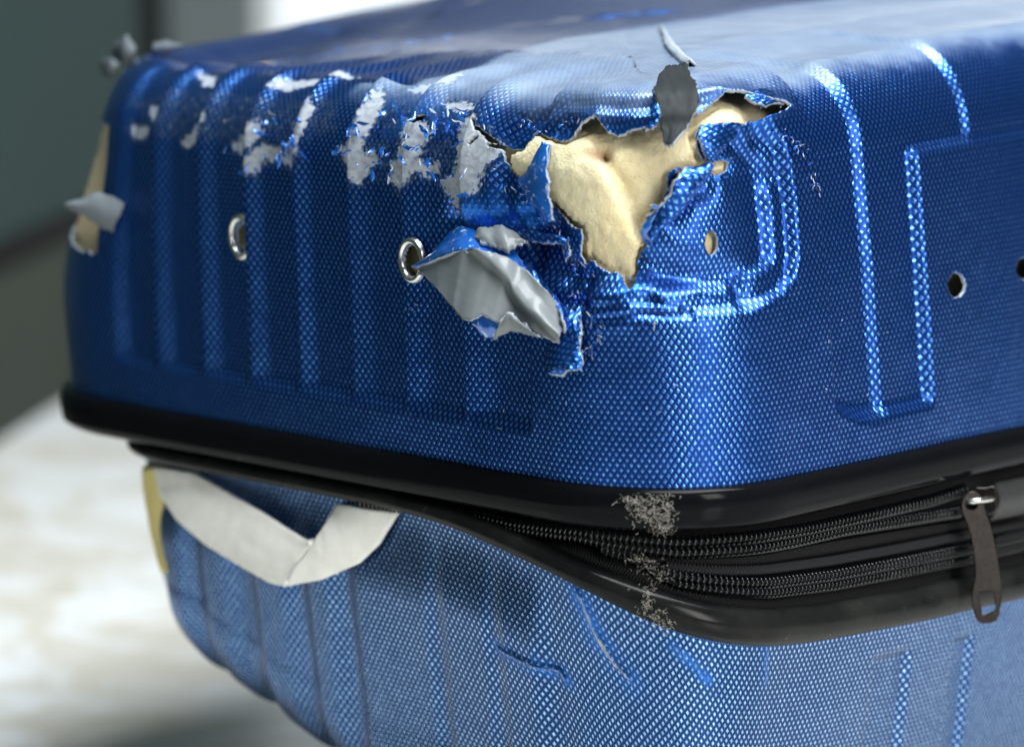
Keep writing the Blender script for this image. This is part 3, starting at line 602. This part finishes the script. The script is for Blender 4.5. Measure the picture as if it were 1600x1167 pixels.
# ---------------------------------------------------------------- zip slider and pull tab
uS,zS=onwall([1530],[785],-.002); ZS=float(proj(wall_pt(uS,-.002,zS))[0,2])
def plate(name,loops,thick,bev,Zf,mats,parent):
    cu=bpy.data.curves.new(name,'CURVE'); cu.dimensions='2D'; cu.fill_mode='BOTH'; cu.extrude=thick/2; cu.bevel_depth=bev; cu.bevel_resolution=2; cu.offset=-bev
    for lp in loops:
        sp=cu.splines.new('POLY'); sp.points.add(len(lp)-1); sp.use_cyclic_u=True
        for q,(x,y) in zip(sp.points,lp): q.co=((x-1530)*.0002,-(y-860)*.0002,0,1)
    o=bpy.data.objects.new('tmp',cu); COL.objects.link(o); bpy.context.view_layer.update()
    me=bpy.data.meshes.new_from_object(o.evaluated_get(bpy.context.evaluated_depsgraph_get())); bpy.data.objects.remove(o)
    co=np.zeros(len(me.vertices)*3,np.float32); me.vertices.foreach_get('co',co); co=co.reshape(-1,3)
    px=co[:,0]/.0002+1530; py=860-co[:,1]/.0002; Wd=unproj(px,py,Zf(px,py)-co[:,2])+suitcase_inv
    me.vertices.foreach_set('co',Wd.astype(np.float32).ravel()); me.name=name; me.materials.clear(); me.materials.append(mats); me.update()
    ob=bpy.data.objects.new(name,me); COL.objects.link(ob); ob.parent=parent; return ob
def circ(cx,cy,r,n=20): return [(cx+r*math.cos(a),cy+r*math.sin(a)) for a in np.linspace(0,2*math.pi,n,endpoint=False)]
def rounded(pl,n): 
    p=resample(np.vstack([pl,pl[:1]]),n+1)[:-1]
    for _ in range(2): p=.25*np.roll(p,1,0)+.5*p+.25*np.roll(p,-1,0)
    return [tuple(q) for q in p]
zf=lambda x,y: ZS-.010-.000010*(y-785)+.00002*(x-1530)+.0000012*(y-860)**2*.02
# slider body under the tab
Bx=Bag(); 
bodyc=[(1513,772),(1524,760),(1540,762),(1556,757),(1560,775),(1558,800),(1545,806),(1536,800),(1520,803),(1510,795)]
slider=plate('zip_slider',[rounded(np.array(bodyc,float),40)],.0030,.0005,lambda x,y: ZS-.003+0*x,M['nickel'],suitcase)
outl=np.array([(1501,787),(1503,801),(1510,815),(1517,838),(1522,868),(1524,900),(1519,924),(1519,948),(1524,967),(1532,974),(1553,973),(1561,964),(1566,934),(1565,906),(1561,880),(1556,850),(1549,820),(1541,800),(1537,782),(1532,771),(1521,766),(1508,771)],float)
tab=plate('pull_tab',[rounded(outl,120),circ(1518,787,9.5),[(1529,924),(1531,922),(1550,921),(1552,923),(1556,950),(1554,953),(1536,960),(1534,958)]],.0012,.0003,zf,M['nickel'],slider)
def pxtube(pts,r,off,ns=8):
    p=resample(pts,24); p=smoothline(p,1); return tube(unproj(p[:,0],p[:,1],zf(p[:,0],p[:,1])-off),r,ns)
B=Bag()
for q in ([(1549,868),(1543,866),(1538,871),(1539,879),(1546,881)],[(1550,858),(1553,868),(1552,878)],[(1552,889),(1546,892),(1540,888)],[(1545,848),(1550,851),(1552,858)]): B.add(pxtube(q,.00016,.0007))
Vc,Fc=B.out(); part('embossed_mark',Vc,Fc,[M['nickel']],parent=tab)
p=np.array([(1509,783),(1520,783),(1535,781),(1552,779)],float); Vc,Fc=tube(unproj(p[:,0],p[:,1],np.array([ZS-.0095,ZS-.0125,ZS-.0115,ZS-.004])),np.array([.0009,.0010,.0010,.0010]),10)
part('slider_bridge',Vc,Fc,[M['metal']],parent=slider)
# fabric end cover to the right of the slider
a1=[(1556,752),(1600,741)]; uu1,zz1=onwall(*np.array([(1556,755),(1590,748),(1625,742)],float).T,-.001); uu2,zz2=onwall(*np.array([(1556,812),(1590,806),(1625,797)],float).T,.0)
s=np.linspace(uu1[0],.3,60); strip('zip_end_cover',s,0*s-.0005,np.interp(s,uu1,zz1),0*s+.001,np.interp(s,uu2,zz2),M['dark'],.003,10)

# ---------------------------------------------------------------- rivets, torn flaps
def ring_at(px,py,rx,ry,name='rivet'):
    q=uvof([(px,py)])[0]; d=1e-3; c=base(np.array([q[0]]),np.array([q[1]]))[0]; du=base(np.array([q[0]+d]),np.array([q[1]]))[0]-c; dv=base(np.array([q[0]]),np.array([q[1]+d]))[0]-c
    du/=np.linalg.norm(du); dv/=np.linalg.norm(dv); nn=np.cross(du,dv); nn/=np.linalg.norm(nn)
    if (CAM-c)@nn<0: nn=-nn
    hq=relief(np.array([q[0]]),np.array([q[1]]))[0]; c=c+nn*(hq+.0002)
    th=np.linspace(0,2*math.pi,40,endpoint=False); pr=[(1.,-.0002),(.97,.0011),(.86,.0018),(.74,.0015),(.66,.0004),(.60,-.003),(.58,-.008)]
    G=np.stack([c+(np.cos(th)[:,None]*du*rx*k+np.sin(th)[:,None]*dv*ry*k)+nn*z for k,z in pr],1)
    return part(name,G,gridfaces(40,len(pr),True),[M['metal']])
ring_at(368,371,.0062,.0084); ring_at(642,407,.0062,.0080)
def loft(name,A,Bp,offA,offB,bul,mats,parent=suitcase,n=40,m=18,thick=.0011,jag=.0004,wav=.0003,Zfn=zof,seed=0,crease=None,zconst=None,uvscale=1.):
    """torn piece spanned between two edges, each set off from the shell by its own distance"""
    a=resample(A,n); b=resample(Bp,n); tt=np.linspace(0,1,n)
    oa=np.interp(tt,np.linspace(0,1,len(offA)),offA); ob=np.interp(tt,np.linspace(0,1,len(offB)),offB)
    ra,rb=(Zfn(a[:,0],a[:,1]),Zfn(b[:,0],b[:,1])) if zconst is None else (np.full(n,zconst),np.full(n,zconst))
    ra=smoothline(ra,4); rb=smoothline(rb,4)
    A3=unproj(a[:,0],a[:,1],ra-oa); B3=unproj(b[:,0],b[:,1],rb-ob)
    k=np.linspace(0,1,m)[None,:,None]; G=A3[:,None]*(1-k)+B3[:,None]*k
    nn=vnormals(G); 
    if ((CAM-G)*nn).sum()<0: nn=-nn
    G=G+nn*(bul*np.sin(np.pi*k))
    if crease is not None: 
        kk=k[...,0]; t0,sl,cd=crease; q=kk-(tt[:,None]-t0)*sl; G=G+nn*(cd*(sstep(-.5,-.05,q)-1.15*sstep(-.05,.06,q)))[...,None]
    I,J=np.meshgrid(np.arange(n),np.arange(m),indexing='ij'); w=np.minimum.reduce([I,n-1-I,J*1.0,m-1.0-J]); w=np.exp(-w/1.0)
    G=G+np.stack([noise2(I*.9+seed,J*.9,seed+c)*w for c in range(3)],-1)*jag+nn*(wav*fbm(I*.22+seed,J*.3,seed+5,3))[...,None]
    front=G; back=G-nn*thick; nv=n*m; fa=gridfaces(n,m)
    ring=np.concatenate([np.arange(m)+0,np.arange(1,n)*m+m-1,(n-1)*m+np.arange(m-2,-1,-1),np.arange(n-2,0,-1)*m]); r2=np.roll(ring,-1)
    rim=np.stack([ring,r2,r2+nv,ring+nv],1)
    V=np.concatenate([front.reshape(-1,3),back.reshape(-1,3)]); Fc=np.concatenate([fa,fa[:,::-1]+nv,rim])
    q=np.stack([I.ravel()*.0006,J.ravel()*.0006],1); q=np.concatenate([q,q])*uvscale
    return part(name,V,Fc,mats,mi=np.r_[np.zeros(len(fa)),np.ones(len(fa)),np.full(len(rim),2)],uv=q,attrs={'peel':np.zeros(len(V)),'stress':np.full(len(V),.25)},parent=parent)
G_,D_,B_,K_=M['inside'],M['inside_dark'],M['film'],M['core']; SH_=M['shell']
# big grey flap folded outwards, and its blue back at the upper fold
f=loft('torn_flap',[(650,417),(690,396),(722,388),(752,393),(790,402),(820,420),(850,450),(882,484)],[(656,424),(690,462),(720,498),(735,500),(752,490),(790,512),(830,515),(874,536)],[.004,.012,.016,.016,.015,.012,.009,.006],[.008,.020,.026,.026,.023,.018,.013,.009],.0,[G_,B_,K_],seed=1,n=64,m=30,wav=.00012,jag=.0003,thick=.0009,crease=(.34,1.45,.0030)); f['label']='large grey flap folded outwards below the tear'
loft('flap_fold',[(645,417),(668,402),(690,378),(703,362),(716,352),(735,356),(770,372),(800,384)],[(650,420),(690,399),(722,391),(752,396),(790,406),(806,412),(816,420),(824,424)],[.001,.004,.005,.003,.001,.001,.002,.003],[.004,.012,.016,.016,.015,.013,.012,.011],.001,[B_,G_,K_],seed=2,parent=f)
loft('flap_tip',[(737,500),(748,488),(764,492),(784,500)],[(744,510),(752,522),(766,530),(776,530)],[.020,.021,.021,.02],[.018,.02,.02,.018],.001,[B_,G_,K_],seed=3,n=20,m=10,parent=f)
loft('flap_tip',[(782,502),(796,488),(820,508)],[(770,532),(800,518),(846,528)],[.022,.02,.017],[.02,.018,.014],.0006,[G_,B_,K_],seed=4,n=20,m=10,parent=f)
loft('torn_flap',[(738,374),(748,355),(765,354),(785,351),(800,358),(828,382)],[(752,378),(770,384),(782,390),(795,393),(806,382),(818,378)],[.006,.006,.006,.006,.006,.004],[.012,.013,.013,.013,.011,.008],.001,[G_,B_,K_],seed=5,n=30,m=12)
loft('torn_flap',[(800,360),(812,352),(830,356),(850,364),(872,366),(886,372),(890,400)],[(800,372),(812,372),(828,376),(848,380),(866,379),(880,384),(882,410)],[.003]*7,[.005,.006,.006,.006,.005,.004,.002],.0012,[SH_,G_,K_],seed=6,n=36,m=10,uvscale=1.)
loft('torn_flap',[(800,410),(812,404),(830,412),(845,432),(858,450),(872,468),(886,486),(893,510)],[(812,420),(826,430),(842,446),(852,462),(866,478),(880,492),(884,512),(888,530)],[.006,.006,.005,.004,.003,.002,.002,.002],[.010,.010,.010,.009,.008,.008,.006,.004],.001,[SH_,G_,K_],seed=7,n=40,m=10)
loft('torn_flap',[(856,528),(852,548),(850,570),(856,584),(880,584)],[(906,494),(908,520),(904,545),(910,566),(908,578)],[.004,.006,.008,.009,.009],[.001,.003,.004,.006,.007],.002,[SH_,G_,K_],seed=8,n=30,m=24)
loft('torn_flap',[(882,478),(896,484),(904,498),(908,520)],[(858,526),(876,530),(892,530),(904,545)],[.004,.004,.003,.003],[.004,.005,.005,.004],.0015,[SH_,G_,K_],seed=18,n=20,m=14)
# dark shard standing on the upper lip and the curl above it
f=loft('torn_shard',[(1044,103),(1030,115),(1022,138),(1027,178),(1034,206),(1036,226)],[(1074,97),(1079,118),(1088,128),(1092,166),(1076,194),(1050,226)],[.006,.007,.007,.008,.010,.012],[.008,.010,.011,.012,.013,.014],0,[D_,B_,K_],seed=9,n=40,m=20); f['label']='dark grey shard standing up on the lip of the tear'
loft('torn_shard',[(1031,43),(1036,60),(1044,76),(1062,92),(1074,99)],[(1035,44),(1046,58),(1056,70),(1068,84),(1087,101)],[.010,.011,.011,.010,.009],[.006,.006,.006,.006,.006],.0012,[M['core'],B_,K_],seed=10,n=30,m=8)
loft('torn_shard',[(1020,140),(1017,170),(1012,192),(1008,206)],[(1030,150),(1032,180),(1028,196),(1016,200)],[.004,.006,.008,.009],[.006,.008,.009,.009],.0005,[SH_,G_,K_],seed=11,n=20,m=8)
# sliver of film standing inside the tear
loft('torn_sliver',[(846,222),(834,244),(820,270),(806,282),(820,304),(840,330),(858,346)],[(859,226),(857,250),(852,270),(856,286),(856,304),(860,322),(864,346)],[.003,.003,.002,.001,.0,.0,.0],[.002,.002,.002,.002,.001,.001,.0],.0012,[B_,G_,K_],seed=12,n=40,m=14)
# rolled edge on the right of the tear
loft('curled_edge',[(1096,258),(1072,262),(1056,282),(1050,304),(1034,322),(1012,340),(1004,356)],[(1112,262),(1100,286),(1082,306),(1066,320),(1046,342),(1026,362),(1018,380)],[.0,.003,.006,.007,.006,.004,.003],[-.0003]*7,.004,[SH_,G_,K_],seed=13,n=44,m=20)
loft('torn_sliver',[(1006,350),(1000,362),(1006,376),(1016,388)],[(1030,330),(1026,346),(1020,360),(1019,382)],[.003,.004,.003,.001],[.005,.004,.002,.0],.001,[B_,G_,K_],seed=14,n=20,m=10)
loft('torn_sliver',[(1018,322),(1022,328),(1030,332)],[(1020,319),(1030,323),(1036,326)],[.006,.005,.004],[.006,.005,.004],.0004,[B_,G_,K_],seed=15,n=12,m=6)
loft('torn_flap',[(1094,196),(1092,214),(1100,236),(1106,252)],[(1160,193),(1150,214),(1134,232),(1114,252)],[.003,.004,.003,.001],[.001,.001,.001,.0],.0012,[SH_,G_,K_],seed=16,n=26,m=22)
loft('torn_flap',[(1163,148),(1178,158),(1196,166)],[(1200,140),(1216,150),(1226,163)],[.002,.003,.003],[.001,.002,.002],.001,[SH_,G_,K_],seed=17,n=18,m=14)
# frayed shreds of film and plastic along the worn edge and round the tear
def shreds(name,lines,n,seed,mat,lmin,lmax,wmax,spread):
    r=np.random.default_rng(seed); VV=[]; FF=[]; nv=0; cen=[]; 
    for q in range(n):
        l=np.asarray(lines[r.integers(len(lines))],float); t=r.uniform(0,len(l)-1.001); i=int(t); p=l[i]*(1-t+i)+l[i+1]*(t-i)+r.normal(size=2)*spread
        L=r.uniform(lmin,lmax); k=7; ang=r.uniform(.2,2.9)+np.cumsum(r.normal(0,.28,k)); w=r.uniform(.6,wmax)*np.sin(np.linspace(.25,math.pi*.98,k))**.7
        x=p[0]+np.cumsum(np.cos(ang))*L/k; y=p[1]+np.cumsum(np.sin(ang))*L/k; cen.append((x,y,ang,w,r.uniform(.0003,.0022),r.uniform(-1,1)))
    X=np.array([c[0] for c in cen]); Y=np.array([c[1] for c in cen]); Zs=zof(X.ravel(),Y.ravel()).reshape(X.shape)
    for (x,y,ang,w,lf,tw),z in zip(cen,Zs):
        k=len(x); o=.0005+lf*np.linspace(0,1,k)**2*2; z=np.full(k,np.median(z)) if np.ptp(z)>.012 else z
        a=unproj(x-np.sin(ang)*w,y+np.cos(ang)*w,z-o-.0006*tw); b=unproj(x+np.sin(ang)*w,y-np.cos(ang)*w,z-o+.0006*tw); m_=(a+b)/2-FW*(.0004)
        VV.append(np.stack([a,m_,b],1).reshape(-1,3)); FF.append(gridfaces(k,3)+nv); nv+=k*3
    o=part(name,np.concatenate(VV),np.concatenate(FF),[mat]); o['kind']='stuff'; return o
worn=[[(360,225),(400,195),(440,150),(480,150)],[(380,262),(430,240),(455,235),(475,170)],[(525,235),(560,190),(590,140)],[(545,280),(575,245),(585,200)],[(605,280),(620,220),(650,180)],[(650,262),(672,240),(690,180),(740,185)],[(690,315),(720,290),(750,240),(770,225)],[(600,180),(650,170),(720,175),(770,200)]]
shreds('frayed_plastic',worn,16,41,M['core'],8,22,2.2,5); shreds('frayed_film',worn,80,42,M['film'],6,28,4.0,10)
edge=[HOLE[27:45],HOLE[45:70],HOLE[70:],HOLE[:14],[(1190,185),(1235,215),(1265,240),(1275,300)],[(905,410),(900,470),(930,510),(1000,505),(1060,500)],[(940,500),(925,540),(915,550)]]
shreds('frayed_film',edge,75,43,M['film'],4,15,2.2,3); shreds('frayed_plastic',edge,70,44,M['core'],4,16,.9,3)
shreds('fleck',[[(700,640),(1000,600)],[(1000,640),(1350,600)],[(1250,330),(1330,560)],[(560,330),(720,560)]],16,45,M['core'],3,8,.6,40)
# far left corner: grey shards
loft('torn_shard',[(100,322),(118,332),(140,345),(160,358),(176,362)],[(104,316),(130,310),(150,298),(178,308),(196,318)],[.012]*5,[.012]*5,.002,[M['mid'],B_,M['mid']],seed=19,n=24,m=14,zconst=1.285)
loft('torn_flap',[(166,178),(171,152),(184,126),(206,106)],[(188,182),(196,158),(206,140),(226,120)],[0,0,0,0],[0,0,0,0],.001,[M['gap'],B_,K_],seed=24,n=20,m=10,zconst=1.298)
loft('torn_shard',[(160,120),(172,128),(180,112)],[(158,94),(176,92),(186,100)],[0,.01,.01],[0,.01,.01],.001,[M['mid'],B_,M['mid']],seed=20,n=14,m=10,zconst=1.335)
loft('torn_shard',[(184,98),(196,104),(212,96)],[(180,68),(196,54),(212,74)],[0,.01,.01],[0,.01,.01],.002,[M['mid'],B_,M['mid']],seed=21,n=14,m=12,zconst=1.335)
loft('torn_shard',[(236,84),(258,86),(290,76)],[(240,68),(258,64),(284,70)],[0,.0,.0],[0,.0,.0],.002,[M['mid'],B_,M['mid']],seed=22,n=14,m=10,zconst=1.32)
loft('torn_shard',[(208,104),(212,122),(206,134)],[(222,100),(222,118),(214,134)],[.004,.004,.004],[.004]*3,.001,[M['mid'],B_,M['mid']],seed=23,n=14,m=8,zconst=1.31)

# ---------------------------------------------------------------- loose cream strap and yellow padding at the lower left
f=loft('strap',[(300,738),(345,764),(400,796),(440,822),(486,850)],[(240,728),(250,775),(275,812),(320,850),(380,887),(420,910),(446,916)],[.004,.008,.012,.014,.016],[.006,.012,.016,.018,.020,.022,.022],.001,[M['web'],M['web'],M['web']],thick=.0018,Zfn=zlowof,n=44,m=20,jag=.0001,seed=30); f['label']='loose cream webbing strap hanging below the trim'
loft('strap_end',[(486,850),(505,822),(524,788)],[(446,916),(500,906),(560,880),(590,850),(612,815),(621,800)],[.016,.012,.004],[.021,.018,.014,.010,.006,.003],.002,[M['web'],M['web'],M['web']],thick=.0018,Zfn=zlowof,n=40,m=18,jag=.0001,seed=31,parent=f)
loft('padding',[(228,728),(230,770),(238,820),(254,872),(266,894)],[(250,728),(256,780),(264,820),(268,860),(270,890)],[0.002]*5,[.003]*5,.004,[M['yellow']]*3,thick=.003,Zfn=zlowof,n=26,m=10,seed=32)

# ---------------------------------------------------------------- lint caught on the corner
def lint(name,spots,n,seed,d,label,size=9):
    r=np.random.default_rng(seed); B=Bag()
    for _ in range(n):
        cx,cy,sx,sy=spots[r.integers(len(spots))]; x=cx+r.normal()*sx; y=cy+r.normal()*sy; k=7
        ang=r.uniform(0,6.28)+np.cumsum(r.normal(0,.8,k)); L=r.uniform(.15,.7)**1.3*size/k*2
        px=np.clip(x+np.cumsum(np.cos(ang)*L),930,1110); py=y+np.cumsum(np.sin(ang)*L)
        uu,zz=onwall(px,py,d); off=d-np.abs(np.cumsum(r.normal(0,.00035,k)))-.0002
        B.add(tube(wall_pt(uu,off,zz),r.uniform(.00002,.000055),3))
    V,Fc=B.out(); c=V.mean(0); o=mk(name,V-c,Fc,[M['lint']]); o.location=c; tag(o,label,'lint',None,'stuff'); return o
lint('lint',[(1010,782,14,6),(1022,800,14,10),(1043,792,4,13),(1006,802,10,9),(1035,824,8,6),(985,782,9,3),(1025,812,16,10)],520,5,-.0044,'pale fluffy lint stuck to the upper black trim at the corner')
lint('lint',[(1000,872,10,3),(1015,885,12,6),(1030,900,8,5)],130,6,-.0005,'grey lint tangled in the zip below the corner',8)
lint('lint',[(1008,950,5,10),(1030,965,8,8),(1040,980,6,5),(1015,930,6,10)],170,8,-.0046,'pale lint smear on the lower black trim',9)

# ---------------------------------------------------------------- floor, wall, post, window
def ground(px,py):
    d=unproj(px,py,1.)-CAM; k=-HC/d[2]; return CAM+d*k
fl=mk('floor',*(lambda b:(b[0],b[1]))(box(-6,6,-6,9,-.05,-.004)),[M['grout']],smooth=False); tag(fl,'white marble floor with beige veins under the suitcase','floor',None,'structure')
j=ground(120,938); TS=.6; yj=j[1]
for ix in range(-2,2):
    for iy in range(-2,4):
        x0=-.02+ix*TS; y0=yj+iy*TS
        b=box(x0+.001,x0+TS-.001,y0+.001,y0+TS-.001,-.012,0.); o=mk('tile',b[0]-[x0,y0,0],b[1],[M['marble']],parent=fl,smooth=False); o.location=(x0,y0,0); bevel(o,.0012)
p1=ground(0,690); p2=ground(112,618); wd=(p2-p1)/np.linalg.norm(p2-p1); wn=np.array([-wd[1],wd[0],0])   # wn points away (left)
L0=-1.6; tend=1.0
# wall end where it meets the sight line x=228
for k in np.arange(0,3,.002):
    if proj(p1+wd*k)[0]>228: tend=k; break
wall=empty('wall',tuple(p1)); tag(wall,'dark grey green wall with a lighter plinth, left of the suitcase','wall')
def wbox(name,t0,t1,d0,d1,z0,z1,mat):
    V=np.array([p1*[1,1,0]+wd*t+wn*d+np.array([0,0,z]) for t in (t0,t1) for d in (d0,d1) for z in (z0,z1)])-p1*[1,1,0]
    o=mk(name,V,box(0,1,0,1,0,1)[1],[mat],parent=wall,smooth=False); return o
hp=.098
wbox('plinth',L0,tend,0,.2,0,hp,M['plinth']); wbox('joint',L0,tend-.002,.012,.2,hp+.0005,hp+.026,M['gap']); wbox('wall_panel',L0,tend,.001,.2,hp+.0265,2.4,M['wall'])
YB=p1[1]+1.25
def X(px,y): return (px-800)/F*(y*math.cos(TH)+(HC-.5)*-math.sin(TH)) if False else (px-800)/F*(y/math.cos(TH)*.985)
jm=mk('door_jamb',*box(X(150,YB)-.4,X(258,YB),YB,YB+.1,0,2.4),[M['gap']],smooth=False); tag(jm,'black door jamb between the wall and the grey post','jamb')  # jamb in one even near-black
ps=mk('post',*box(X(258,YB)+.002,X(400,YB),YB-.03,YB+.1,0,2.4),[M['post']],smooth=False); bevel(ps,.006); tag(ps,'plain grey upright post beside the bright window','post')
win=empty('window',(X(400,YB),YB,0)); tag(win,'bright white window behind the suitcase','window')
wx0=X(400,YB)+.002
for z0,z1,mt in ((.08,.40,'pane'),(.44,.58,'refl_pane_bright'),(.62,1.9,'refl_pane_dim')):  # lowest pane is the window; the upper two are added, out of view
    b=box(wx0+.02,1.6,YB+.03,YB+.04,z0,z1); o=mk('pane',b[0]-np.array(win.location),b[1],[M[mt]],parent=win,smooth=False)
o['label']='dim unseen pane added above the window for the lid reflection'
bb=Bag()
for q in ((wx0,wx0+.02,0,2.),(wx0+.02,1.62,1.9,2.),(wx0+.02,1.62,0,.08),(wx0+.02,1.62,.40,.44),(wx0+.02,1.62,.58,.62)): bb.add(box(q[0],q[1],YB,YB+.06,q[2],q[3]))  # upper rails go with the two added panes
Vb,Fb=bb.out(); o=mk('frame',Vb-np.array(win.location),Fb,[M['frame']],parent=win,smooth=False)
